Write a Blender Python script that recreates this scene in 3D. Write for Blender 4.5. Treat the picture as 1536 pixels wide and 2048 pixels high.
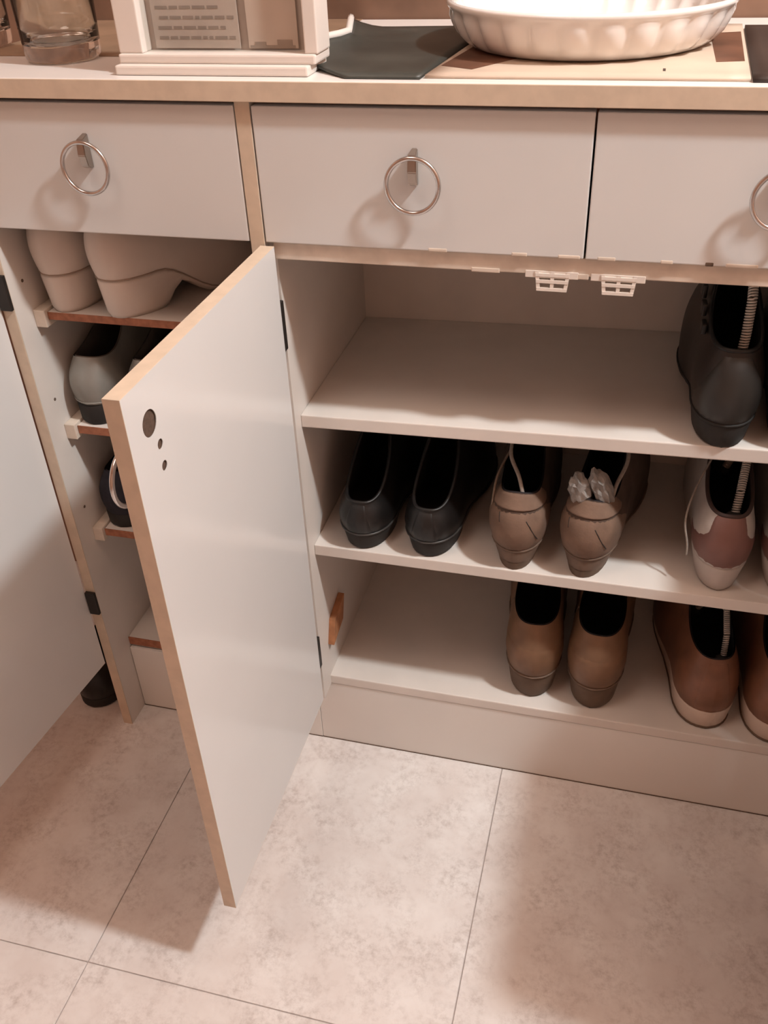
import bpy, bmesh, math, random
from mathutils import Vector, Matrix
for o in list(bpy.data.objects): bpy.data.objects.remove(o, do_unlink=True)
SC = bpy.context.scene
COL = SC.collection
PI = math.pi
random.seed(7)

# ------------------------------------------------------------------ camera, light, exposure
cam_d = bpy.data.cameras.new('camera'); cam = bpy.data.objects.new('camera', cam_d); COL.objects.link(cam)
cam.location = (0.39859, -0.92566, 1.19443)
cam.rotation_euler = (0.95256, 0.03882, 0.25627)
cam_d.sensor_fit = 'VERTICAL'; cam_d.sensor_height = 36.0; cam_d.sensor_width = 27.0
cam_d.lens = 32.695; cam_d.clip_start = 0.02
SC.camera = cam
w = bpy.data.worlds.new('room_air'); SC.world = w; w.use_nodes = True
w.node_tree.nodes['Background'].inputs[0].default_value = (1.0, 0.83, 0.72, 1)
w.node_tree.nodes['Background'].inputs[1].default_value = 0.0
def lamp(name, loc, power, col, rad):
    d = bpy.data.lights.new(name, 'POINT'); d.energy = power; d.color = col; d.shadow_soft_size = rad
    o = bpy.data.objects.new(name, d); COL.objects.link(o); o.location = loc; return o
lamp('ceiling_bulb', (1.357, -0.41, 2.40), 150.0, (0.93, 1.0, 1.02), 0.065)
lamp('fill_light', (-.25, -.72, 2.45), 24.0, (1.0, 0.84, 0.73), 0.30)  # added soft fill that lifts the shaded floor at the left
SC.view_settings.view_transform = 'Standard'; SC.view_settings.look = 'None'
SC.view_settings.gamma = 1.0; SC.view_settings.use_curve_mapping = False
SC.view_settings.exposure = 0.04
SC.cycles.use_denoising = True
SC.cycles.max_bounces = 10

# ------------------------------------------------------------------ materials
def S(r, g, b):
    f = lambda c: (c/255/12.92 if c/255 <= .04045 else ((c/255+.055)/1.055)**2.4)
    return (f(r), f(g), f(b), 1)
MATS = {}
def mat(name, col, rough=.5, metal=0, spec=.5, var=.06, scale=30, bump=0, bscale=200, coat=0, col2=None, detail=3, trans=0, ior=1.45, sheen=0):
    if name in MATS: return MATS[name]
    m = bpy.data.materials.new(name); m.use_nodes = True
    nt = m.node_tree; b = nt.nodes['Principled BSDF']
    b.inputs['Roughness'].default_value = rough; b.inputs['Metallic'].default_value = metal
    b.inputs['Specular IOR Level'].default_value = spec; b.inputs['Coat Weight'].default_value = coat
    b.inputs['Coat Roughness'].default_value = .12
    b.inputs['Transmission Weight'].default_value = trans; b.inputs['IOR'].default_value = ior
    b.inputs['Sheen Weight'].default_value = sheen
    tc = nt.nodes.new('ShaderNodeTexCoord')
    if var > 0 or col2:
        n = nt.nodes.new('ShaderNodeTexNoise'); n.inputs['Scale'].default_value = scale; n.inputs['Detail'].default_value = detail
        r = nt.nodes.new('ShaderNodeValToRGB')
        c2 = col2 if col2 else tuple(min(1, c*(1-2*var)) for c in col[:3])+(1,)
        r.color_ramp.elements[0].position = .35; r.color_ramp.elements[1].position = .65
        r.color_ramp.elements[0].color = c2; r.color_ramp.elements[1].color = col
        nt.links.new(tc.outputs['Object'], n.inputs['Vector']); nt.links.new(n.outputs['Fac'], r.inputs['Fac'])
        nt.links.new(r.outputs['Color'], b.inputs['Base Color'])
    else:
        b.inputs['Base Color'].default_value = col
    if bump > 0:
        n2 = nt.nodes.new('ShaderNodeTexNoise'); n2.inputs['Scale'].default_value = bscale
        bp = nt.nodes.new('ShaderNodeBump'); bp.inputs['Strength'].default_value = bump; bp.inputs['Distance'].default_value = .001
        nt.links.new(tc.outputs['Object'], n2.inputs['Vector']); nt.links.new(n2.outputs['Fac'], bp.inputs['Height'])
        nt.links.new(bp.outputs['Normal'], b.inputs['Normal'])
    MATS[name] = m; return m

laminate = mat('white_laminate', (.63, .635, .63, 1), .34, var=.015, scale=8)
laminate_gloss = mat('glossy_white_laminate', (.665, .665, .66, 1), .16, var=.01, scale=8, spec=.6)
laminate_in = mat('worn_white_laminate', (.68, .63, .585, 1), .42, var=.03, scale=14)
plinth_mat = mat('white_plinth_laminate', (.74, .715, .68, 1), .36, var=.015, scale=8)
beige = mat('beige_edge_band', (.60, .49, .38, 1), .5, var=.05, scale=60)
cream_rail = mat('cream_worn_paint', (.68, .59, .50, 1), .5, var=.08, scale=40)
red_edge = mat('red_brown_chipboard', (.36, .14, .075, 1), .7, var=.15, scale=120)
raw_wood = mat('raw_orange_wood', (.42, .18, .08, 1), .7, var=.15, scale=60)
chip = mat('raw_brown_chipboard', (.11, .07, .05, 1), .9, var=.15, scale=300)
chrome = mat('chrome', (.60, .58, .57, 1), .2, 1, var=0)
steel = mat('dull_steel', (.42, .37, .33, 1), .35, 1, var=0)
hinge_mat = mat('dark_hinge', (.03, .025, .022, 1), .5, .3, var=.1)
plastic = mat('white_plastic', (.72, .66, .60, 1), .4, var=.02)
dirt = mat('dark_dirt', (.16, .11, .08, 1), .9, var=.2, scale=200)
porcelain = mat('white_porcelain', (.80, .77, .74, 1), .12, var=0, coat=.5)
def glass_mat():
    m = bpy.data.materials.new('clear_glass'); m.use_nodes = True; nt = m.node_tree
    b = nt.nodes['Principled BSDF']; b.inputs['Base Color'].default_value = (.96, .97, .96, 1)
    b.inputs['Roughness'].default_value = .02; b.inputs['Transmission Weight'].default_value = 1; b.inputs['IOR'].default_value = 1.48
    return m
glass = glass_mat()
def pane_mat():
    m = bpy.data.materials.new('thin_pane_glass'); m.use_nodes = True; nt = m.node_tree; nt.nodes.clear()
    out = nt.nodes.new('ShaderNodeOutputMaterial'); mx = nt.nodes.new('ShaderNodeMixShader'); tr = nt.nodes.new('ShaderNodeBsdfTransparent')
    gl = nt.nodes.new('ShaderNodeBsdfGlossy'); gl.inputs['Roughness'].default_value = .06;
    tr.inputs['Color'].default_value = (.95, .95, .94, 1)
    mx.inputs[0].default_value = .07; nt.links.new(tr.outputs[0], mx.inputs[1]); nt.links.new(gl.outputs[0], mx.inputs[2]); nt.links.new(mx.outputs[0], out.inputs[0])
    return m
pane_glass = pane_mat()

def floor_mat():
    m = bpy.data.materials.new('mottled_vinyl'); m.use_nodes = True; nt = m.node_tree; b = nt.nodes['Principled BSDF']
    geo = nt.nodes.new('ShaderNodeNewGeometry')
    def noise(sc, det=6, rough=.6):
        n = nt.nodes.new('ShaderNodeTexNoise'); n.inputs['Scale'].default_value = sc; n.inputs['Detail'].default_value = det
        n.inputs['Roughness'].default_value = rough; nt.links.new(geo.outputs['Position'], n.inputs['Vector']); return n
    def ramp(n, a, b_, ca, cb):
        r = nt.nodes.new('ShaderNodeValToRGB'); r.color_ramp.elements[0].position = a; r.color_ramp.elements[1].position = b_
        r.color_ramp.elements[0].color = ca; r.color_ramp.elements[1].color = cb; nt.links.new(n.outputs['Fac'], r.inputs['Fac']); return r
    big = ramp(noise(11, 4), .38, .66, (.66, .62, .60, 1), (.75, .73, .715, 1))
    sp = ramp(noise(85, 8, .75), .32, .56, (.70, .665, .65, 1), (1, 1, 1, 1))
    msk = ramp(noise(16, 4), .40, .62, (1, 1, 1, 1), (0, 0, 0, 1))
    mix0 = nt.nodes.new('ShaderNodeMix'); mix0.data_type = 'RGBA'
    nt.links.new(msk.outputs['Color'], mix0.inputs[0]); mix0.inputs[6].default_value = (1, 1, 1, 1); nt.links.new(sp.outputs['Color'], mix0.inputs[7])
    mix = nt.nodes.new('ShaderNodeMix'); mix.data_type = 'RGBA'; mix.blend_type = 'MULTIPLY'; mix.inputs[0].default_value = 1
    nt.links.new(big.outputs['Color'], mix.inputs[6]); nt.links.new(mix0.outputs[2], mix.inputs[7])
    nt.links.new(mix.outputs[2], b.inputs['Base Color']); b.inputs['Roughness'].default_value = .42
    return m
vinyl = floor_mat()
wall_bounce = mat('bounce_tint_wall', (.50, .31, .22, 1), .8, var=.03, scale=5)  # unseen walls and ceiling, coloured orange to warm the bounced light
wall_wood = mat('brown_wood_panelling', (.23, .13, .085, 1), .6, var=.2, scale=12)

# ------------------------------------------------------------------ helpers
def mesh_from(bm, name, smooth=False):
    me = bpy.data.meshes.new(name); bmesh.ops.recalc_face_normals(bm, faces=bm.faces); bm.to_mesh(me); bm.free()
    if smooth:
        for p in me.polygons: p.use_smooth = True
    return me
def obj(name, me, m, parent=None, label=None):
    if isinstance(me, bmesh.types.BMesh): me = mesh_from(me, name)
    o = bpy.data.objects.new(name, me); COL.objects.link(o)
    if m is not None and not me.materials: me.materials.append(m)
    if parent is not None: o.parent = parent
    if label: o['label'] = label
    return o
def winv(o, root_loc):                       # the mesh is given in world coordinates, its root stands at root_loc
    o.matrix_parent_inverse = Matrix.Translation(-Vector(root_loc)); return o
def tag(o, label, cat, group=None):
    o['label'] = label; o['category'] = cat
    if group: o['group'] = group
    return o
def structure(o): o['kind'] = 'structure'; return o
def thing(name, label, cat, loc, rotz=0, group=None):
    o = bpy.data.objects.new(name, None); COL.objects.link(o); o.location = loc; o.rotation_euler = (0, 0, rotz); o.empty_display_size = .05
    return tag(o, label, cat, group)
def bx(x0, x1, y0, y1, z0, z1, bev=0, bm=None, seg=2):
    own = bm is None
    if own: bm = bmesh.new()
    r = bmesh.ops.create_cube(bm, size=1)
    for v in r['verts']: v.co = Vector(((x0+x1)/2+v.co.x*(x1-x0), (y0+y1)/2+v.co.y*(y1-y0), (z0+z1)/2+v.co.z*(z1-z0)))
    if bev > 0:
        es = [e for e in bm.edges if e.verts[0] in r['verts']]
        bmesh.ops.bevel(bm, geom=es, offset=bev, segments=seg, profile=.6, affect='EDGES')
    return bm
def tube(pts, rad, seg=8, closed=False, bm=None, radf=None):
    if bm is None: bm = bmesh.new()
    pts = [Vector(p) for p in pts]; n = len(pts); rings = []
    up = None
    for i, p in enumerate(pts):
        a = pts[(i-1) % n] if (closed or i > 0) else p; b = pts[(i+1) % n] if (closed or i < n-1) else p
        t = (b-a).normalized()
        if up is None:
            up = t.orthogonal().normalized()
        up = (up - t*up.dot(t)).normalized(); s = t.cross(up)
        rr = rad if radf is None else radf(i/(n-1 if n > 1 else 1))
        rings.append([bm.verts.new(p + rr*(math.cos(2*PI*k/seg)*up + math.sin(2*PI*k/seg)*s)) for k in range(seg)])
    m = n if closed else n-1
    for i in range(m):
        A, B = rings[i], rings[(i+1) % n]
        off = 0
        if closed and i == n-1:
            off = min(range(seg), key=lambda q: (B[q].co-A[0].co).length)
        for k in range(seg): bm.faces.new((A[k], A[(k+1) % seg], B[(k+1+off) % seg], B[(k+off) % seg]))
    if not closed:
        bm.faces.new(rings[0]); bm.faces.new(rings[-1])
    return bm
def lathe(prof, seg=64, radf=None, bm=None):
    if bm is None: bm = bmesh.new()
    R = []
    for (r, z) in prof:
        if r < 1e-6: R.append([bm.verts.new((0, 0, z))])
        else: R.append([bm.verts.new(((r if radf is None else radf(r, z, 2*PI*k/seg))*math.cos(2*PI*k/seg), (r if radf is None else radf(r, z, 2*PI*k/seg))*math.sin(2*PI*k/seg), z)) for k in range(seg)])
    for A, B in zip(R, R[1:]):
        for k in range(seg):
            k2 = (k+1) % seg
            if len(A) == 1 and len(B) > 1: bm.faces.new((A[0], B[k], B[k2]))
            elif len(B) == 1 and len(A) > 1: bm.faces.new((A[k], A[k2], B[0]))
            elif len(A) > 1: bm.faces.new((A[k], A[k2], B[k2], B[k]))
    return bm
def cut(o, cutter_bm):
    cm = mesh_from(cutter_bm, 'cutter'); c = bpy.data.objects.new('cutter', cm); COL.objects.link(c)
    md = o.modifiers.new('b', 'BOOLEAN'); md.operation = 'DIFFERENCE'; md.solver = 'EXACT'; md.object = c
    bpy.context.view_layer.update()
    dg = bpy.context.evaluated_depsgraph_get(); me = bpy.data.meshes.new_from_object(o.evaluated_get(dg))
    o.modifiers.clear(); o.data = me
    bpy.data.objects.remove(c, do_unlink=True)
def smoothstep(a, b, x):
    t = max(0, min(1, (x-a)/(b-a))); return t*t*(3-2*t)
def lerp_tab(tab, x):
    if x <= tab[0][0]: return tab[0][1]
    for (a, va), (b, vb) in zip(tab, tab[1:]):
        if x <= b: return va+(vb-va)*(x-a)/(b-a)
    return tab[-1][1]

# ------------------------------------------------------------------ room
T = 0.0
floor = structure(obj('floor', bx(-1.5, 2.4, -2.9, .40, -.05, -.0018), mat('dark_joint', (.46, .41, .39, 1), .8, var=.1), None))
floor['label'] = 'pale mottled vinyl tile floor'
XS = [-1.66, -1.174, -.686, -.198, .290, .778, 1.266, 1.754, 2.242, 2.4]
YS = [-2.9, -2.835, -2.347, -1.859, -1.371, -.883, -.395, .093, .40]
g = .0007
for i in range(len(XS)-1):
    for j in range(len(YS)-1):
        x0, x1, y0, y1 = max(XS[i], -1.5), XS[i+1], YS[j], YS[j+1]
        t_ = obj('floor_tile', bx(x0+g, x1-g, y0+g, y1-g, -.0025, 0, .0005, seg=1), vinyl, floor)
wb = structure(obj('wall_back', bx(-1.5, 2.4, .385, .45, 0, 2.65), wall_wood)); wb['label'] = 'dark brown wall behind the sideboard'
wl = structure(obj('wall_left', bx(-1.56, -1.5, -2.9, .45, 0, 2.65), wall_bounce))
wr = structure(obj('wall_right', bx(2.4, 2.46, -2.9, .45, 0, 2.65), wall_bounce))
wf = structure(obj('wall_front', bx(-1.5, 2.4, -2.96, -2.9, 0, 2.65), wall_bounce))
ce = structure(obj('ceiling', bx(-1.5, 2.4, -2.9, .45, 2.65, 2.7), wall_bounce))

# ------------------------------------------------------------------ sideboard
ZDT, ZDB, ZRB = .9915, .8525, .8166
ZC0, ZC1 = .9965, 1.016
ZS1, ZS2, ZS3, TS = .6206, .415, .149, .0175
FS, FT, XI, DI = .032, .045, .016, .339          # front of shelves, front of plinth, inner face, inner back
def zs1(x): return ZS1+.0235*(x-XI)
XL, XM, XR, HT = -.3427, 0.0, .700, .008
DB = .370
LA = (-.17, .18, 0); LB = (.35, .18, 0)
ua = thing('cabinet_unit', 'narrow white cabinet at the left with red-edged shelves and one drawer', 'cabinet', LA)
ub = thing('cabinet_unit', 'wide white open shoe cabinet with two drawers and three white shelves', 'cabinet', LB)
def pa(name, bm, m, label=None): return winv(obj(name, bm, m, ua, label), LA)
def pb(name, bm, m, label=None): return winv(obj(name, bm, m, ub, label), LB)
def sub(name, bm, m, part, label=None): return obj(name, bm, m, part, label)     # the part's world matrix is the identity

def side_panel(fn, x, zf=0):
    p = fn('side_panel', bx(x-HT, x+HT, .0012, DB, zf, ZC0), laminate_in)
    sub('edge_band', bx(x-HT, x+HT, -.0004, .0012, zf, ZC0, .0003, seg=1), beige, p, 'beige front edging of the side panel')
    return p
pl = side_panel(pa, XL); pm = side_panel(pb, XM, ZS3-.014); prr = side_panel(pb, XR)
# back panels
pa('back_panel', bx(XL+HT, XM-HT, DB-.006, DB, 0, ZC0), laminate_in)
pb('back_panel', bx(XM+HT, XR-HT, DI, DI+.006, 0, ZC0), laminate_in)
pb('side_liner', bx(XM+HT, XI, .012, DI, ZS3-TS, .8505), laminate_in)
# drawer deck above the open compartments
pa('drawer_deck', bx(XL+HT, XM-HT, .075, DB-.006, .840, .848), laminate_in)
pb('drawer_deck', bx(XI, XR-HT, .021, DI, .838, .8500), laminate_in)
pa('top_rail', bx(XL+HT, XM-HT, .0175, .034, .972, ZC0), red_edge)
pb('top_rail', bx(XM+HT, XR-HT, .0175, .034, .972, ZC0), red_edge)
# worn cream rail below the drawers
ZRB, YR = .8325, .0045
rail = pb('rail', bx(XI, XR-HT, YR, YR+.016, ZRB, ZDB-.001, .0012), cream_rail, 'worn cream rail under the drawers')
for (x, wd, h, dz) in ((.300, .016, .006, -.002), (.346, .020, .006, -.003), (.25, .03, .005, -.0012)):
    sub('rail_chip', bx(x-wd/2, x+wd/2, YR-.0006, YR+.006, ZRB+dz, ZRB+dz+h, .001), cream_rail, rail)
# shelves and plinths, wide unit
for z in (ZS1, ZS2):
    bm = bx(XI, XR-HT, FS, DI, z-TS, z, .0015)
    if z == ZS1:
        for v in bm.verts: v.co.z += zs1(v.co.x)-ZS1
    pb('shelf', bm, laminate_in)
pb('bottom_shelf', bx(XM+HT, XR-HT, FT, DI, ZS3-TS, ZS3, .002), laminate_in)
q_ = pb('plinth', bx(XM-HT, XR-HT, FT+.0015, FT+.017, 0, ZS3-TS-.0012, .0008), plinth_mat)
sub('dirt_line', bx(XM-HT, XR-HT, FT+.0005, FT+.002, .0001, .0016), dirt, q_)
# wooden stop block low on the middle panel
bm = bx(XI, XI+.010, .054, .100, .212, .252, .001)
for v in bm.verts:
    v.co.z += (v.co.y-.054)*.25
    v.co.y += (v.co.z-.23)*.35
sub('stop_block', bm, raw_wood, pm, 'raw orange wooden block screwed inside the panel')
# hinge on the middle panel
for z0, z1 in ((.722, .782), (.205, .262)):
    sub('hinge_plate', bx(XM+HT, XI+.002, .001, .0115, z0, z1, .001), hinge_mat, pm)
# catches
for cx in (.3195, .3862):
    bm = bmesh.new(); z1 = ZRB+.004; z0 = ZRB-.0170; y0, y1 = YR-.0016, YR+.0010
    bx(cx-.028, cx+.026, y0+.0009, y1-.0004, ZRB-.0035, ZRB+.004, .0006, bm)
    def hw(z): return .0155+.0025*(z-z0)/(z1-z0)
    for zz in (z0, z0+.0085, z1-.0055): bx(cx-hw(zz), cx+hw(zz), y0-.0004, y1+.0013, zz, zz+.0034, 0, bm)
    for sx in (-1, 0, 1):
        r0 = len(bm.verts); bx(-.0019, .0019, y0, y1+.0008, z0, z1, 0, bm)
        bm.verts.ensure_lookup_table()
        for v in bm.verts[r0:]: v.co.x += cx+sx*(hw(v.co.z)-.0019)
    sub('door_catch', bm, plastic, rail, 'white plastic catch with four square holes')
# narrow unit shelves
LZ = [(.7310, .0100), (.5640, .0120), (.3870, .0120)]
for z, th in LZ:
    s_ = pa('shelf', bx(XL+HT+.0165, XM-HT, .0415, DB-.006, z-th, z, .0005), laminate_in)
    sub('shelf_front_edge', bx(XL+HT+.0165, XM-HT, .0400, .0415, z-th, z, .0004), red_edge, s_, 'red-brown raw shelf edge')
    pa('shelf_cleat', bx(XL+HT, XL+HT+.016, .034, .30, z-.019, z+.004, .0012), cream_rail)
    sub('peg_hole', lathe([(0, 0), (.0022, 0), (.0022, .0006), (0, .0006)], 12), dirt, pl).matrix_local = Matrix.Translation((XL+HT, .03, z+.045)) @ Matrix.Rotation(PI/2, 4, 'Y')
s_ = pa('bottom_shelf', bx(XL+HT, XM-HT, .0515, DB-.006, .138, .1555, .0005), laminate_in)
sub('shelf_front_edge', bx(XL+HT, XM-HT, .0495, .0515, .1405, .1555, .0004), red_edge, s_, 'red-brown raw shelf edge')
q_ = pa('plinth', bx(XL+HT+.0008, XM-HT-.0005, .046, .06, 0, .136, .0008), plinth_mat)
sub('dirt_line', bx(XL+HT+.0008, XM-HT-.0005, .0452, .0465, .0001, .0016), dirt, q_)

# ring handles
def ring_handle(part, c, y_out, rot=0, frame=None, tilt=0.0, dep=1.2):
    """ring in the local x-z plane hung on a wedge-shaped tab; frame maps local (x, out=-y, z) to the world"""
    F = frame if frame is not None else Matrix.Translation(c)
    bm = bmesh.new(); R = .0268
    top = Vector((0, -y_out, .0275))
    pts = []
    for k in range(48):
        a = 2*PI*k/48; p = Vector((R*math.sin(a), 0, -R*(1-math.cos(a))))
        p = Matrix.Rotation(tilt, 3, 'X') @ p
        pts.append(top+p)
    tube(pts, .0024, 10, True, bm); bm.transform(F)
    me = mesh_from(bm, 'ring_handle', True); obj('handle_ring', me, chrome, part, 'chrome ring pull')
    bm = bmesh.new()
    prof = [(.034, -.0002, .0030), (.030, .0115, .0042), (.014, .0125, .0048), (.002, .0100, .0046), (-.0005, .006, .004), (-.002, -.0002, .003)]
    L_, R_ = [], []
    for z, d, h in prof:
        L_.append(bm.verts.new((-h, -d*dep, z))); R_.append(bm.verts.new((h, -d*dep, z)))
    bm.faces.new(L_); bm.faces.new(R_)
    n = len(prof)
    for i in range(n): bm.faces.new((L_[i], L_[(i+1) % n], R_[(i+1) % n], R_[i]))
    bmesh.ops.bevel(bm, geom=bm.edges[:], offset=.0008, segments=2, affect='EDGES')
    bm.transform(F); obj('handle_tab', mesh_from(bm, 'handle_tab', False), steel, part, 'steel tab that holds the ring')
def drawer(fn, x0, x1, label, rx, rz=.9215):
    d = fn('drawer', bx(x0, x1, 0, .016, ZDB, ZDT, .0012), laminate, label)
    sub('drawer_box', bx(x0+.02, x1-.02, .016, .33, ZDB+.012, .968), laminate_in, d)
    ring_handle(d, (rx, 0, rz), .0135)
    return d
d1 = drawer(pa, XL+HT+.002, XM-HT-.0015, 'white drawer front of the narrow cabinet', -.184, .9275)
d2 = drawer(pb, XM+HT+.0015, .3492, 'white drawer front beside the beige divider', .1775)
d3 = drawer(pb, .3512, XR-HT-.002, 'white drawer front at the right edge', .5235, .921)
# chipped lower edges
for d, xs in ((d2, ((.20, .02), (.285, .016), (.335, .022))), (d3, ((.372, .018), (.43, .012), (.47, .008), (.50, .03)))):
    for x, wd in xs:
        sub('edge_chip', bx(x-wd/2, x+wd/2, -.0005, .003, ZDB-.0006, ZDB+.0035, .0012), cream_rail if wd > .01 else dirt, d)

# doors: local frame, hinge line at the origin, the leaf runs along -y, inner face towards +x
def door(root, root_loc, hinge, ang, x_sign, holes, label, z0=.1455, z1=.8495, Ld=.353, ring_z=.775, th=.016):
    """leaf thickness lies on the outer side (-x_sign)"""
    M = Matrix.Translation(hinge) @ Matrix.Rotation(ang, 4, 'Z')
    e = .0005
    a, b = (-th, 0) if x_sign > 0 else (0, th)
    bm = bx(a, b, -Ld+e, -e, z0+e, z1-e)
    leaf_me = mesh_from(bm, 'door_leaf')
    o = bpy.data.objects.new('door', leaf_me); COL.objects.link(o); leaf_me.materials.append(laminate_gloss)
    if holes:
        cb = bmesh.new()
        for (y, z, r, dep) in holes:
            l = lathe([(0, 0), (r, 0), (r, dep+.01), (0, dep+.01)], 28)
            l.transform(Matrix.Translation((-dep, y, z)) @ Matrix.Rotation(PI/2, 4, 'Y'))
            tmp = bpy.data.meshes.new('t'); l.to_mesh(tmp); l.free(); cb.from_mesh(tmp); bpy.data.meshes.remove(tmp)
        cut(o, cb)
    o.data.transform(M)
    o.parent = root; winv(o, root_loc); o['label'] = label
    def s(name, bm_, m_, lab=None, sm=False):
        bm_.transform(M); return obj(name, mesh_from(bm_, name, sm), m_, o, lab)
    s('edge_band', bx(a, b, -Ld, -Ld+e, z0, z1, .0002, seg=1), beige, 'beige edging on the free edge')
    s('edge_band', bx(a, b, -Ld, 0, z1-e, z1, .0002, seg=1), beige, 'beige edging on the top edge')
    s('edge_band', bx(a, b, -Ld, 0, z0, z0+e, .0002, seg=1), beige, 'beige edging on the bottom edge')
    for (y, z, r, dep) in holes:
        l = lathe([(0, .0004), (r-.0002, .0004), (r-.0002, dep-.0006)], 28)
        l.transform(Matrix.Translation((-dep, y, z)) @ Matrix.Rotation(PI/2, 4, 'Y'))
        s('hinge_hole', l, chip, 'dark bored hole in the door')
    fr = M @ Matrix.Translation((a if x_sign > 0 else b, -Ld+.040, ring_z)) @ Matrix.Rotation(-PI/2 if x_sign > 0 else PI/2, 4, 'Z')
    ring_handle(o, None, .0195, frame=fr, dep=1.7)
    return o
D1 = door(ub, LB, (.0195, -.0025, 0), math.radians(0.0), 1,
          [(-.3165, .8085, .0122, .0022), (-.3065, .7822, .0048, .002), (-.3065, .7602, .0048, .002)],
          'open white cupboard door with beige edges and three bored holes', ring_z=.7475)
D2 = door(ua, LA, (XL-HT-.0005, -.0025, 0), math.radians(-5.5), 1, [], 'open white cupboard door cut off by the left edge', z0=.143)
D3 = door(ub, LB, (XR-HT-.0145, -.0025, 0), math.radians(2), -1, [], 'open white cupboard door beyond the right edge')
for z0, z1 in ((.750, .795), (.252, .294)):
    sub('hinge', bx(XL-HT+.001, XL+HT+.001, -.006, -.0005, z0, z1, .001), hinge_mat, pl, 'black door hinge')

# ------------------------------------------------------------------ worktop
wt = obj('worktop', bx(-.385, .80, -.0060, .383, ZC0, ZC1, .0015), mat('white_worktop', (.76, .72, .69, 1), .3, var=.02, scale=8))
tag(wt, 'long white worktop with a beige front edge over the cabinets', 'worktop')
obj('front_edge_band', bx(-.385, .80, -.0075, -.006, ZC0, ZC1-.0004, .0006), beige, wt, 'beige front edge of the worktop')

# ------------------------------------------------------------------ shoes
# local frame of a shoe: back of the heel at y = 0, toe at y = L, z = 0 on the shelf
WT = [(0, 0), (.006, .26), (.02, .47), (.05, .71), (.09, .87), (.15, .98), (.2, 1.0), (.35, .95), (.5, .99), (.62, 1.09), (.72, 1.14), (.82, 1.09), (.9, .93), (.95, .74), (.985, .4), (.997, .15), (1, 0)]
class Last:
    def __init__(s, L=.27, hw=.034, sole=.012, heel=.03, collar=.085, kw=.027, k0=.02, k1=.5, tongue=.02, dip=.012, bulge=.004, taper=.86, p=2.0, arch=True, tuck=.0, toe_thin=.75, heel_in=.004, br=.285):
        s.__dict__.update(locals())
    def w(s, t): return lerp_tab(WT, t)*s.hw
    def foot(s, th):
        t = (1-math.cos(th))/2
        return math.copysign(1, th)*s.w(t) if abs(th) > 1e-9 else 0.0, t*s.L, t
    def ztop(s, t):                                          # top of the sole
        return s.sole*s.toe_thin + (s.heel - s.sole*s.toe_thin)*(1-smoothstep(.26, .62, t)) if s.heel > s.sole else s.sole
    def zbot(s, t):
        if not s.arch: return 0.0
        e = smoothstep(.265, s.br, t)*(1-smoothstep(max(.36, s.br-.02), .68, t))
        return e*max(0, s.ztop(t)-.0055)
    def base(s, th):
        x, y, t = s.foot(th); return Vector((x*.985, y+.0008, s.ztop(t)))
    def col(s, th):
        u = (1-math.cos(th))/2; a = s.k0*s.L; b = s.k1*s.L
        y = a+(b-a)*u
        x = math.sin(th)*s.kw*(1-.25*u)
        x = math.copysign(abs(math.sin(th))**.75, math.sin(th))*s.kw*(1-.22*u)
        z = s.collar - s.dip*math.sin(PI*min(1, u*1.25))+s.tongue*u**1.5
        return Vector((x, y, z))
    def surf(s, th, v, off=0.0):
        B, K = s.base(th), s.col(th)
        q = v**s.p
        P = Vector((B.x+(K.x-B.x)*q, B.y+(K.y-B.y)*q, B.z+(K.z-B.z)*v))
        n = Vector((B.x/s.hw*1.0, -math.cos(th)*1.0, 0)); n = n.normalized() if n.length > 1e-6 else Vector((0, -1, 0))
        P += n*(s.bulge*math.sin(PI*min(1, v*1.05))*(.35+.65*max(0, math.cos(th)))+off)
        return P
THS = [PI*k/30 for k in range(-30, 30)]
def shoe_sole(sh, z_lo=None, z_hi=None):
    bm = bmesh.new(); rows = []
    for lev in (0, .12, .5, .88, 1):
        row = []
        for th in THS:
            x, y, t = sh.foot(th); zt, zb = sh.ztop(t), sh.zbot(t)
            f = sh.taper+(1-sh.taper)*lev
            ins = .002*(1-smoothstep(0, .12, lev)) + (.0012 if lev == 1 else 0)
            cy = .5*sh.L
            hy = sh.heel_in*(1-lev)*max(0, math.cos(th))
            xx = x*f; xx -= math.copysign(min(abs(xx), ins), xx) if abs(xx) > 1e-9 else 0
            yy = y+hy+ins*math.cos(th)
            row.append(bm.verts.new((xx, yy, zb+(zt-zb)*lev)))
        rows.append(row)
    n = len(THS)
    for A, B in zip(rows, rows[1:]):
        for k in range(n): bm.faces.new((A[k], A[(k+1) % n], B[(k+1) % n], B[k]))
    for row in (rows[0], rows[-1]):                            # caps: strips between the mirrored sides
        for k in range(0, 30):
            a, b = row[k], row[k+1]; c, d = row[(n-k-1) % n], row[(n-k) % n]
            vs = []
            for v in (a, b, c, d):
                if v not in vs: vs.append(v)
            if len(vs) > 2:
                try: bm.faces.new(vs)
                except ValueError: pass
    return bm
def shoe_upper(sh, nv=14):
    bm = bmesh.new(); rows = []
    for j in range(nv+1):
        v = j/nv; rows.append([bm.verts.new(sh.surf(th, v)) for th in THS])
    n = len(THS)
    for A, B in zip(rows, rows[1:]):
        for k in range(n): bm.faces.new((A[k], A[(k+1) % n], B[(k+1) % n], B[k]))
    return bm
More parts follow.
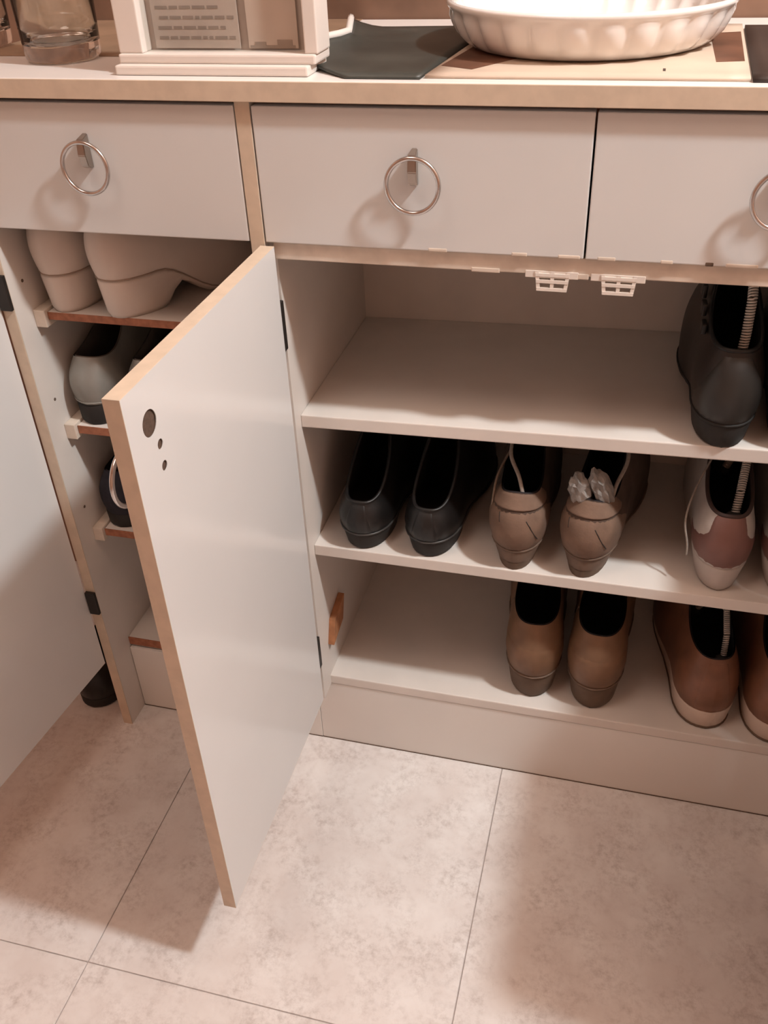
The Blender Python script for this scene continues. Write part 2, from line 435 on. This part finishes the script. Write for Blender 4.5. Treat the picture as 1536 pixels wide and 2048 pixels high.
def shoe_lining(sh, nv=8):
    bm = bmesh.new(); rows = []
    for j in range(nv+1):
        v = 1-j/nv*.9; row = []
        for th in THS:
            P = sh.surf(th, v); c = Vector((0, sh.col(th).y*.4+sh.L*.15, 0)); d = Vector((P.x, P.y-c.y, 0))
            P2 = P - d.normalized()*(.0022 if j == 0 else .0038); P2.z += (0.0006 if j == 0 else 0)
            row.append(bm.verts.new(P2))
        rows.append(row)
    n = len(THS)
    for A, B in zip(rows, rows[1:]):
        for k in range(n): bm.faces.new((A[k], A[(k+1) % n], B[(k+1) % n], B[k]))
    row = rows[-1]
    for k in range(0, 30):
        vs = []
        for v in (row[k], row[k+1], row[(n-k-1) % n], row[(n-k) % n]):
            if v not in vs: vs.append(v)
        if len(vs) > 2:
            try: bm.faces.new(vs)
            except ValueError: pass
    return bm
def shoe_patch(sh, halfw, v0, v1, off=.0009, nu=14, nv=12, edge=True):
    """raised piece of upper round the heel; halfw(v) = half angle"""
    bm = bmesh.new(); rows = []
    for j in range(nv+1):
        v = v0+(v1-v0)*j/nv; h = halfw((v-v0)/(v1-v0))
        row = []
        for i in range(nu+1):
            th = -h+2*h*i/nu
            o = off if 0 < i < nu and 0 < j < nv else -.0004
            row.append(bm.verts.new(sh.surf(th, v, o)))
        rows.append(row)
    for A, B in zip(rows, rows[1:]):
        for i in range(nu): bm.faces.new((A[i], A[i+1], B[i+1], B[i]))
    return bm
def shoe_rim(sh, r=.0026, v=.985, off=-.0012):
    return tube([sh.surf(th, v, off) for th in THS], r, 8, True)
def shoe_seam(sh, v, r=.0011, off=.0004, a=PI):
    if a >= PI: return tube([sh.surf(th, v, off) for th in THS], r, 6, True)
    return tube([sh.surf(-a+2*a*i/24, v, off) for i in range(25)], r, 6)
def sm(bm, name): return mesh_from(bm, name, True)

lea_black = mat('black_leather', (0.0088, 0.0072, 0.0068, 1), .42, var=.15, scale=40, bump=.15)
lea_darkbrown = mat('dark_brown_leather', (0.0193, 0.0132, 0.0110, 1), .48, var=.2, scale=30, bump=.15)
lea_tan = mat('worn_tan_suede', (.190, .118, .082, 1), .8, var=.14, scale=35, bump=.3, bscale=400)
lea_tan2 = mat('brown_suede', (0.0868, 0.0546, 0.0397, 1), .8, var=.16, scale=35, bump=.3, bscale=400)
lea_brown = mat('brown_leather', (0.1904, 0.1020, 0.0558, 1), .5, var=.14, scale=25, bump=.12)
lea_cognac = mat('cognac_leather', (0.2106, 0.0920, 0.0515, 1), .42, var=.16, scale=25, bump=.12)
lea_cream = mat('cream_leather', (.64, .555, .49, 1), .5, var=.03, scale=20)
lea_silver = mat('silver_grey_leather', (0.2720, 0.2640, 0.2400, 1), .38, .25, var=.08, scale=30)
lea_white = mat('white_perforated_leather', (0.4608, 0.4248, 0.3960, 1), .55, var=.05, scale=60)
pink = mat('dusty_pink_leather', (0.1914, 0.0957, 0.0812, 1), .5, var=.08, scale=30)
fab_navy = mat('navy_fabric', (.018, .017, .026, 1), .85, var=.2, scale=90)
fab_dark = mat('black_textile', (.028, .025, .030, 1), .9, var=.2, scale=150, bump=.2, bscale=900)
rub_tan = mat('tan_rubber', (.160, .105, .075, 1), .7, var=.1, scale=40)
rub_brown = mat('brown_rubber', (.125, .078, .050, 1), .7, var=.1, scale=40)
rub_dark = mat('dark_rubber', (.018, .015, .013, 1), .7, var=.15, scale=40)
rub_cream = mat('cream_rubber', (0.5610, 0.4420, 0.3655, 1), .6, var=.04, scale=30)
rub_white = mat('white_rubber', (0.4624, 0.4080, 0.3740, 1), .55, var=.04, scale=30)
lace_mat = mat('pale_lace', (0.3150, 0.2700, 0.2325, 1), .9, var=.1, scale=300)
lace_tan = mat('tan_lace', (0.1980, 0.1440, 0.1080, 1), .9, var=.1, scale=300)
paper_mat = mat('crumpled_paper', (0.2940, 0.2660, 0.2450, 1), .9, var=.15, scale=40)
spring_mat = mat('grey_spring_steel', (.60, .55, .50, 1), .45, .4, var=.05)

def put_shoe(name, label, group, loc, yaw, sh, upper, sole, lining, cat='shoe', rim=None, pitch=0):
    """loc = heel back centre on the shelf"""
    t = thing(name, label, cat, loc, yaw, group)
    obj('sole', sm(shoe_sole(sh), 'sole'), sole, t)
    u = obj('upper', sm(shoe_upper(sh), 'upper'), upper, t)
    obj('lining', sm(shoe_lining(sh), 'lining'), lining, t)
    if rim: obj('collar', sm(shoe_rim(sh), 'collar'), rim, t)
    return t, u
def spring(name, label, pts, coil=.0042, wire=.0013, pitch=.0030, loc=(0, 0, 0), yaw=0, toe=True):
    t = thing(name, label, 'shoe tree', loc, yaw, 'spring shoe trees')
    P = [Vector(p) for p in pts]
    ds = [0]
    for a, b in zip(P, P[1:]): ds.append(ds[-1]+(b-a).length)
    Lt = ds[-1]; N = int(Lt/pitch*10)
    def at(d):
        for i in range(len(P)-1):
            if d <= ds[i+1] or i == len(P)-2:
                f = (d-ds[i])/(ds[i+1]-ds[i]); return P[i].lerp(P[i+1], f), (P[i+1]-P[i]).normalized()
    out = []
    ref = Vector((1, 0, 0))
    for k in range(N+1):
        d = Lt*k/N; c, tn = at(d); a = ref-tn*ref.dot(tn); a.normalize(); b = tn.cross(a); ph = 2*PI*d/pitch
        out.append(c+coil*(math.cos(ph)*a+math.sin(ph)*b))
    obj('spring', sm(tube(out, wire, 5), 'spring'), spring_mat, t, 'grey coiled spring')
    bm = bmesh.new(); bmesh.ops.create_uvsphere(bm, u_segments=16, v_segments=10, radius=.011)
    for v in bm.verts: v.co.z *= .8
    bm.transform(Matrix.Translation(P[0])); obj('heel_knob', sm(bm, 'heel_knob'), rub_dark, t)
    if not toe: return t
    bm = bmesh.new(); bmesh.ops.create_uvsphere(bm, u_segments=16, v_segments=10, radius=.014)
    for v in bm.verts: v.co.y *= 1.8; v.co.z *= .8
    bm.transform(Matrix.Translation(P[-1]+Vector((0, .012, 0)))); obj('toe_block', sm(bm, 'toe_block'), rub_dark, t)
    return t
def lace(t, pts, r=.0016, m=None, n=6):
    P = [Vector(p) for p in pts]; out = []
    for i in range(len(P)-1):
        p0 = P[max(0, i-1)]; p1 = P[i]; p2 = P[i+1]; p3 = P[min(len(P)-1, i+2)]
        for k in range(n):
            u = k/n
            out.append(.5*((2*p1)+(p2-p0)*u+(2*p0-5*p1+4*p2-p3)*u*u+(3*p1-p0-3*p2+p3)*u**3))
    out.append(P[-1])
    return obj('lace', sm(tube(out, r, 6), 'lace'), m or lace_mat, t)

# black loafers, second shelf
shB = Last(L=.285, hw=.0375, sole=.010, heel=.028, collar=.077, kw=.029, k0=.028, k1=.40, tongue=.082, dip=.004, bulge=.006, taper=.84, p=2.0, heel_in=.006)
for (x, y, yaw, lab) in ((.0815, .030, 3, 'black leather loafer nearest the open door, middle shelf'), (.1725, .031, 5, 'black leather loafer beside the tan suede shoe, middle shelf')):
    t, u = put_shoe('loafer', lab, 'black loafers on the middle shelf', (x, y, ZS2), math.radians(-yaw), shB, lea_black, rub_dark, mat('black_lining', (.02, .014, .012, 1), .6, var=.2), rim=lea_black)
    obj('welt', sm(shoe_seam(shB, .03, .0016, .0010), 'welt'), mat('grey_black_welt', (.05, .045, .042, 1), .35, var=.1), t)
    obj('back_strap', sm(shoe_patch(shB, lambda v: .30-.10*v, .02, .93), 'back_strap'), lea_black, t)
# tan suede lace-ups, second shelf
shT = Last(L=.285, hw=.0350, sole=.014, heel=.034, collar=.116, kw=.0295, k0=.055, k1=.5, tongue=.045, dip=.020, bulge=.009, taper=.70, p=2.4, heel_in=.006)
tans = []
for i, (x, y, yaw, lab) in enumerate(((.2915, .029, 0, 'worn tan suede lace-up with a loose lace, middle shelf'), (.377, .031, -10, 'worn tan suede lace-up stuffed with crumpled paper'))):
    t, u = put_shoe('lace_up_shoe', lab, 'tan suede shoes on the middle shelf', (x, y, ZS2), math.radians(yaw), shT, lea_tan2, rub_tan, fab_dark)
    obj('heel_counter', sm(shoe_patch(shT, lambda v: 1.05-.18*v+.25*math.sin(PI*v), .01, .74, .0011), 'heel_counter'), lea_tan, t, 'paler tan heel counter')
    obj('padded_collar', sm(shoe_patch(shT, lambda v: 1.15, .76, .99, .0028), 'padded_collar'), lea_tan, t)
    obj('heel_cap', sm(shoe_seam(shT, .0, .0018, .0002), 'heel_cap'), rub_tan, t)
    bm = bmesh.new()
    row0, row1 = [], []
    for th in [-1.35+2.7*k/20 for k in range(21)]:
        xx, yy, tt = shT.foot(th)
        for row, z, f in ((row0, 0.0002, shT.taper), (row1, .012, shT.taper+.26*.3)):
            row.append(bm.verts.new((xx*f*1.02, yy+shT.heel_in*(1-z/.04)*math.cos(th)-.0008, z)))
    for k in range(20): bm.faces.new((row0[k], row0[k+1], row1[k+1], row1[k]))
    obj('heel_tip', sm(bm, 'heel_tip'), rub_brown, t)
    for a0, a1, v0, v1 in ((.22, .46, .62, .22), (-.36, -.30, .70, .55)):
        obj('crease', sm(tube([shT.surf(a0+(a1-a0)*k/8, v0+(v1-v0)*k/8, .0009) for k in range(9)], .0006, 5), 'crease'), rub_dark, t)
    tans.append(t)
lace(tans[0], [(.006, .020, 0.112), (-.002, .036, 0.128), (-.016, .06, 0.144), (-.016, .10, 0.154), (-.004, .13, 0.154)], .0026, lace_mat)
lace(tans[0], [(-.034, .03, 0.083), (-.031, .05, 0.116), (-.018, .09, 0.138)], .0016, lace_tan)
lace(tans[1], [(.022, .045, 0.100), (.024, .055, 0.120), (.030, .08, 0.142), (.020, .12, 0.154)], .0026, lace_mat)
# crumpled paper in the second tan shoe
def crumple(name, label, cat, loc, rx, ry, rz, m, rot=0, amp=.35):
    bm = bmesh.new(); bmesh.ops.create_icosphere(bm, subdivisions=3, radius=1)
    rnd = random.Random(hash(name+str(loc)) % 1000 if False else int(abs(loc[0]*10000)))
    for v in bm.verts:
        k = 1+amp*(rnd.random()-.5); v.co = Vector((v.co.x*rx*k, v.co.y*ry*k, v.co.z*rz*k))
    o = obj(name, mesh_from(bm, name), m); o.location = loc; o.rotation_euler = (.35, rot, 0)
    return tag(o, label, cat)
crumple('crumpled_paper', 'grey crumpled paper wad stuffed in the tan shoe', 'paper', (.368, .060, ZS2+.120), .014, .016, .028, paper_mat, -.25)
crumple('crumpled_paper', 'long grey crumpled paper roll leaning in the tan shoe', 'paper', (.393, .064, ZS2+.124), .012, .016, .036, paper_mat, -.35)
# white and pink sneakers, second shelf
shW = Last(L=.28, hw=.0355, sole=.032, heel=.042, collar=.112, kw=.031, k0=.055, k1=.52, tongue=.045, dip=.004, bulge=.004, taper=.74, p=2.4, arch=False, heel_in=.008)
wl_ = []
for i, (x, y, yaw, lab) in enumerate(((.5485, .036, 1.5, 'white sneaker with pink heel patch and a spring shoe tree'), (.631, .038, -1, 'white sneaker with pink heel patch cut off by the right edge'))):
    t, u = put_shoe('sneaker', lab, 'white and pink sneakers on the middle shelf', (x, y, ZS2), math.radians(yaw), shW, lea_white, rub_white, fab_dark, rim=mat('dark_collar', (.05, .03, .026, 1), .8, var=.1))
    obj('heel_patch', sm(shoe_patch(shW, lambda v: (1.25-.85*smoothstep(.15, .68, v)+.05*v), .0, .985, .0012), 'heel_patch'), pink, t, 'dusty pink heel patch')
    wl_.append(t)
lace(wl_[0], [(-.020, .10, .150), (-.042, .055, .120), (-.050, .03, .09), (-.044, .022, .06), (-.043, .018, .045)], .0013, lace_mat)
spring('shoe_tree', 'grey spring shoe tree in the white and pink sneaker', [(.006, .034, .097), (.010, .050, .125), (.016, .085, .152), (.014, .135, .145), (.006, .175, .080)], loc=(.5485, .036, ZS2), yaw=math.radians(1.5))
# brown slip-ons, bottom shelf
shC = Last(L=.285, hw=.040, sole=.022, heel=.048, collar=.139, kw=.0365, k0=.055, k1=.5, tongue=.03, dip=.002, bulge=.006, taper=.84, p=2.6, heel_in=.008)
for (x, y, yaw, lab) in ((.3250, .058, 4, 'brown leather slip-on with brown sole, left one on the bottom shelf'), (.4115, .054, -2, 'brown leather slip-on with brown sole beside the pale-soled pair')):
    t, u = put_shoe('slip_on_shoe', lab, 'brown slip-ons on the bottom shelf', (x, y, ZS3), math.radians(yaw), shC, lea_brown, rub_brown, fab_dark)
    obj('welt', sm(shoe_seam(shC, .01, .0016, .0008), 'welt'), rub_tan, t)
    obj('heel_counter', sm(shoe_patch(shC, lambda v: 1.0-.12*v, .02, .62, .0009), 'heel_counter'), lea_brown, t)
    obj('side_seam', sm(tube([shC.surf(-1.35+.12*k/8, .97-.9*k/8, .0004) for k in range(9)], .0010, 5), 'side_seam'), rub_tan, t)
# cognac shoes with thick cream soles, bottom shelf
shD = Last(L=.29, hw=.0430, sole=.030, heel=.038, collar=.126, kw=.034, k0=.055, k1=.52, tongue=.035, dip=.004, bulge=.004, taper=.90, p=2.2, arch=False, heel_in=.006)
for (x, y, yaw, lab) in ((.577, .055, 9, 'cognac leather shoe with thick cream sole and spring shoe tree'), (.668, .047, 3, 'cognac leather shoe with thick cream sole cut off by the right edge')):
    t, u = put_shoe('leather_sneaker', lab, 'cognac shoes with cream soles on the bottom shelf', (x, y, ZS3), math.radians(yaw), shD, lea_cognac, rub_cream, fab_dark)
    obj('back_strap', sm(shoe_patch(shD, lambda v: .34-.06*v, .02, .95), 'back_strap'), lea_cognac, t)
    obj('outsole', sm(tube([Vector((shD.foot(th)[0]*.90, shD.foot(th)[1]+.006*max(0, math.cos(th)), .0022)) for th in THS], .0022, 6, True), 'outsole'), rub_brown, t)
for (x, y, yaw, lab) in ((.577, .055, 9, 'grey spring shoe tree in the left cognac shoe'), (.668, .047, 3, 'grey spring shoe tree in the cut-off cognac shoe')):
    spring('shoe_tree', lab, [(.012, .036, .106), (.016, .055, .138), (.020, .09, .154), (.015, .14, .140), (.005, .18, .075)], coil=.0034, loc=(x, y, ZS3), yaw=math.radians(yaw))
# dark brown ankle boots, top shelf
shK = Last(L=.285, hw=.0350, sole=.014, heel=.032, collar=.116, kw=.031, k0=.055, k1=.46, tongue=.055, dip=.004, bulge=.006, taper=.84, p=2.6, heel_in=.006)
for (x, y, yaw, lab) in ((.5185, .0225, 3, 'dark brown leather ankle boot with a spring shoe tree, top shelf'), (.599, .026, 0, 'dark brown leather ankle boot cut off by the right edge')):
    t, u = put_shoe('ankle_boot', lab, 'dark ankle boots on the top shelf', (x, y, zs1(x)), math.radians(yaw), shK, lea_darkbrown, rub_dark, fab_dark, rim=lea_black, cat='boot')
    obj('heel_counter', sm(shoe_patch(shK, lambda v: .95-.62*v, .02, .93, .0013), 'heel_counter'), mat('grey_black_leather', (0.0248, 0.0209, 0.0182, 1), .42, var=.15), t)
    obj('welt', sm(shoe_seam(shK, .0, .0016, .0004), 'welt'), rub_dark, t)
    for k in range(3):
        obj('eyelet_flap', mesh_from(bx(-.036, -.030, .060+.022*k, .077+.022*k, .112+.012*k, .124+.014*k, .002), 'eyelet_flap'), lea_black, t)
spring('shoe_tree', 'grey spring shoe tree standing in the dark ankle boot', [(.006, .034, .100), (.008, .040, .126), (.009, .050, .160), (.009, .064, .178)], coil=.0044, toe=False, loc=(.5185, .0225, zs1(.5185)), yaw=math.radians(3))
# cream heeled shoes, narrow cabinet
shP = Last(L=.25, hw=.0335, sole=.008, heel=.052, collar=.150, kw=.025, k0=.09, k1=.5, tongue=-.035, dip=.020, bulge=.008, taper=.84, p=2.4, heel_in=.006, br=.44)
for (x, y, yaw, lab) in ((-.2975, .034, -3, 'cream leather block-heel shoe against the cabinet side'), (-.2290, .033, -30, 'cream leather block-heel shoe turned sideways on the top shelf')):
    t, u = put_shoe('heeled_shoe', lab, 'cream heeled shoes in the narrow cabinet', (x, y, LZ[0][0]), math.radians(yaw), shP, lea_cream, lea_cream, fab_dark)
    obj('heel_seam', sm(shoe_seam(shP, .0, .0009, .0004), 'heel_seam'), mat('tan_seam', (.36, .27, .21, 1), .7, var=.05), t)
# silver grey shoes
shS = Last(L=.25, hw=.036, sole=.028, heel=.032, collar=.098, kw=.029, k0=.05, k1=.45, tongue=.025, dip=.010, bulge=.006, taper=.95, p=2.3, arch=False, heel_in=.001)
for (x, y, yaw, lab) in ((-.2965, .044, -2, 'silver grey shoe with black sole against the cabinet side'), (-.2100, .048, -2, 'silver grey shoe with black sole half hidden by the open door')):
    t, u = put_shoe('low_shoe', lab, 'silver grey shoes in the narrow cabinet', (x, y, LZ[1][0]), math.radians(yaw), shS, lea_silver, rub_dark, mat('grey_lining', (.16, .13, .11, 1), .8, var=.1))
    obj('toe_trim', sm(shoe_seam(shS, .05, .0012, .0006), 'toe_trim'), lea_silver, t)
# navy shoes
shN = Last(L=.25, hw=.037, sole=.020, heel=.024, collar=.092, kw=.028, k0=.05, k1=.5, tongue=.012, dip=.008, bulge=.006, taper=.95, p=2.3, arch=False, heel_in=.001)
for (x, y, yaw, lab) in ((-.2955, .046, -2, 'dark navy fabric shoe on the third shelf beside the cabinet side'), (-.208, .048, -2, 'dark navy fabric shoe hidden behind the open door')):
    t, u = put_shoe('fabric_shoe', lab, 'navy shoes in the narrow cabinet', (x, y, LZ[2][0]), math.radians(yaw), shN, fab_navy, rub_dark, fab_dark)
# black shoe standing on the floor beside the narrow cabinet
shF = Last(L=.26, hw=.040, sole=.014, heel=.020, collar=.095, kw=.030, k0=.04, k1=.5, tongue=.01, dip=.010, bulge=.008, taper=.97, p=2.2, arch=False, heel_in=.0)
t, u = put_shoe('black_shoe', 'black shoe with a yellow tab on the floor behind the left door', None, (-.418, .018, 0), math.radians(4), shF, lea_black, rub_dark, fab_dark)
obj('heel_tab', sm(tube([shF.surf(.75+.5*k/8, .72+.16*k/8, .002) for k in range(9)], .004, 6), 'heel_tab'), mat('yellow_fabric', (.50, .32, .03, 1), .8, var=.1), t, 'yellow tab on the collar')

# ------------------------------------------------------------------ things on the worktop
Z = ZC1
# fluted porcelain dish
NF = 28
def flute(r, z, a):
    k = smoothstep(.005, .011, z)*(1-smoothstep(.032, .038, z))
    return r*(1+.018*k*(abs(math.cos(a*NF/2))*2-1)) if r > .12 else r
prof_o = [(r_, z_*.80) for r_, z_ in [(0, .004), (.105, .004), (.112, 0), (.120, 0), (.126, .003), (.133, .010), (.138, .018), (.142, .028), (.145, .038), (.147, .046), (.1495, .049), (.1505, .052), (.150, .055), (.1475, .0565), (.1445, .055), (.141, .046), (.136, .030), (.129, .014), (.120, .008), (0, .008)]]
ds = obj('baking_dish', sm(lathe(prof_o, NF*8, flute), 'baking_dish'), porcelain); ds.location = (.322, .200, Z+.0036)
tag(ds, 'round white fluted porcelain baking dish on the papers', 'dish')
# papers and magazines
def sheet(name, label, cat, pts, z, th, m, curl=None, bow=None):
    bm = bmesh.new(); n = 14
    (x0, y0), (x1, y1), (x2, y2), (x3, y3) = pts
    def P(u, v): return Vector(((x0*(1-u)+x1*u)*(1-v)+(x3*(1-u)+x2*u)*v, (y0*(1-u)+y1*u)*(1-v)+(y3*(1-u)+y2*u)*v, 0))
    top = [[None]*(n+1) for _ in range(n+1)]; bot = [[None]*(n+1) for _ in range(n+1)]
    for j in range(n+1):
        for i in range(n+1):
            p = P(i/n, j/n); p.x += bow(i/n, j/n) if bow else 0; dz = curl(i/n, j/n) if curl else 0
            top[j][i] = bm.verts.new((p.x, p.y, z+th+dz)); bot[j][i] = bm.verts.new((p.x, p.y, z+dz))
    for j in range(n):
        for i in range(n):
            bm.faces.new((top[j][i], top[j][i+1], top[j+1][i+1], top[j+1][i])); bm.faces.new((bot[j][i], bot[j+1][i], bot[j+1][i+1], bot[j][i+1]))
    for i in range(n):
        bm.faces.new((bot[0][i], bot[0][i+1], top[0][i+1], top[0][i])); bm.faces.new((top[n][i], top[n][i+1], bot[n][i+1], bot[n][i]))
        bm.faces.new((bot[i][0], top[i][0], top[i+1][0], bot[i+1][0])); bm.faces.new((top[i][n], bot[i][n], bot[i+1][n], top[i+1][n]))
    return tag(obj(name, sm(bm, name), m), label, cat)
dark_cover = mat('dark_green_grey_print', (.055, .058, .05, 1), .45, var=.2, scale=14)
cream_print = mat('cream_page_with_brown_print', (.62, .50, .40, 1), .5, var=.1, scale=9)
brown_print = mat('brown_print', (.19, .085, .05, 1), .5, var=.25, scale=14)
grey_print = mat('dark_brown_cover', (.05, .034, .028, 1), .5, var=.2, scale=10)
mg = sheet('magazine', 'dark green-grey magazine with a curled white edge beside the dish', 'magazine', ((.108, .006), (.182, .006), (.205, .31), (.030, .30)), Z+.0002, .003, dark_cover,
      lambda u, v: .010*max(0, 1-u*4)**2*min(1, v*2.5), lambda u, v: -(1-u)*.052*math.sin(PI*min(1, v*1.6))*(1 if v < .625 else 0))
obj('page_edge', sm(tube([(.108-.078*v-.052*math.sin(PI*min(1, v*1.6))*(1 if v < .625 else 0)-.001, .006+.294*v, Z+.0095+.004*min(1, v*2.5)) for v in [.30+.07*k for k in range(11)]], .0042, 8), 'page_edge'), mat('white_page_edge', (.70, .66, .62, 1), .6, var=.03), mg, 'curled white page edge')
bk = sheet('magazine', 'cream open magazine with brown print lying under the dish', 'magazine', ((.186, .012), (.4795, .012), (.486, .315), (.208, .315)), Z+.0002, .0030, cream_print)
for q in (((.192, .058), (.226, .040), (.30, .16), (.21, .20)), ((.452, .085), (.478, .090), (.482, .26), (.45, .25))):
    bm = bmesh.new(); vs = [bm.verts.new((x, y, Z+.0033)) for x, y in q]; f = bm.faces.new(vs)
    r = bmesh.ops.extrude_face_region(bm, geom=[f])
    for v in r['geom']:
        if isinstance(v, bmesh.types.BMVert): v.co.z += .0001
    obj('printed_picture', bm, brown_print, bk, 'dark brown printed picture')
bm = bx(.404, .4065, .040, .052, Z+.0032, Z+.0034); obj('printed_mark', bm, grey_print, bk)
sheet('magazine', 'dark brown magazine at the right end beside the cream one', 'magazine', ((.4815, .008), (.66, .008), (.66, .30), (.488, .30)), Z+.0002, .004, grey_print)
# brown paper mat
tag(obj('place_mat', bx(-.383, .02, .115, .3825, Z+.0001, Z+.0007), mat('brown_place_mat', (.30, .19, .12, 1), .7, var=.12, scale=20)), 'brown place mat behind the drinking glass', 'place mat')
# tumblers
def tumbler(label, x, y, r=.043, h=.11):
    prof = [(0, .003), (r*.80, .002), (r*.90, .0), (r*.965, .004), (r*.985, .012), (r*1.0, .03), (r*1.06, h), (r*1.045, h+.001), (r*1.03, h), (r*.955, .034), (r*.90, .022), (r*.75, .017), (0, .016)]
    o = obj('drinking_glass', sm(lathe(prof, 56), 'drinking_glass'), glass); o.location = (x, y, Z+.0009)
    return tag(o, label, 'glass', 'clear tumblers on the worktop')
tumbler('clear thick-based drinking glass beside the white frame', -.2515, .100)
tumbler('clear drinking glass cut off by the left edge of the photo', -.412, .175, .040)
# white box frame with a printed card behind glass
fw = mat('white_frame_paint', (.72, .66, .61, 1), .4, var=.02)
FR = (-.036, .03, Z)
fr = thing('picture_frame', 'white box picture frame with printed card behind glass', 'picture frame', FR)
def pf(name, bm, m, lab=None, par=None): return winv(obj(name, bm, m, fr, lab), FR)
H0 = .17
pf('base', bx(-.1405, .0685, .012, .075, Z+.0002, Z+.0095, .002), fw)
pf('bottom_rail', bx(-.1395, .0740, .022, .070, Z+.0095, Z+.0185, .002), fw)
pf('side_rail', bx(-.1395, -.1130, .026, .066, Z+.0185, Z+H0, .0015), fw)
pf('side_rail', bx(.0620, .0760, .026, .066, Z+.0185, Z+H0, .0015), fw)
pf('top_rail', bx(-.1395, .0760, .026, .066, Z+H0, Z+H0+.02, .0015), fw)
pf('backing', bx(-.113, .062, .048, .052, Z+.0185, Z+H0), mat('grey_mount', (.60, .54, .50, 1), .8, var=.05))
card = pf('printed_card', bx(-.106, -.012, .044, .0452, Z+.0205, Z+.15, .0002, seg=1), mat('grey_card', (.56, .50, .455, 1), .7, var=.08), 'grey card with lines of small dark print')
card2 = pf('pale_card', bx(-.003, .050, .044, .0452, Z+.0205, Z+.15, .0002, seg=1), mat('pale_beige_card', (.70, .60, .53, 1), .6, var=.05), 'pale beige card')
rnd = random.Random(3); bm = bmesh.new()
for j in range(9):
    z = Z+.029+j*.0092; x = -.101+.004*rnd.random()
    while x < -.02:
        wd = .004+.011*rnd.random()
        if x+wd > -.016: break
        bx(x, x+wd, .0437, .0440, z, z+.0028, 0, bm); x += wd+.0022
obj('print_lines', bm, mat('grey_ink', (.33, .29, .26, 1), .8, var=.1), card)
bm = bx(-.001, .047, .0435, .0440, Z+.0208, Z+.0235)
bx(.004, .016, .0435, .0440, Z+.0235, Z+.0265, 0, bm); bx(.028, .044, .0435, .0440, Z+.0235, Z+.0285, 0, bm)
obj('printed_shape', bm, mat('grey_brown_ink', (.42, .35, .30, 1), .8, var=.1), card2)
pf('glass_pane', bx(-.113, .062, .036, .0378, Z+.0185, Z+H0), pane_glass, 'clear glass pane')

# unseen brown bag, added to shade and tint the floor at the right edge
bag = thing('shade_bag', 'added brown bag out of view that shades the floor at the right', 'bag', (.885, -.25, 0))
bagm = mat('shade_bag_paper', (.30, .13, .07, 1), .8, var=.1)
bm = bx(-.14, .14, -.26, .235, 0, .50)
for v in bm.verts:
    if v.co.z > .2: v.co.x *= .9
bmesh.ops.bevel(bm, geom=bm.edges[:], offset=.006, segments=2, affect='EDGES')
obj('body', bm, bagm, bag)
for sx in (-.09, .09): obj('handle', sm(tube([(sx, -.06+.01*k, .495+.08*math.sin(PI*k/10)) for k in range(11)], .004, 6), 'handle'), bagm, bag)
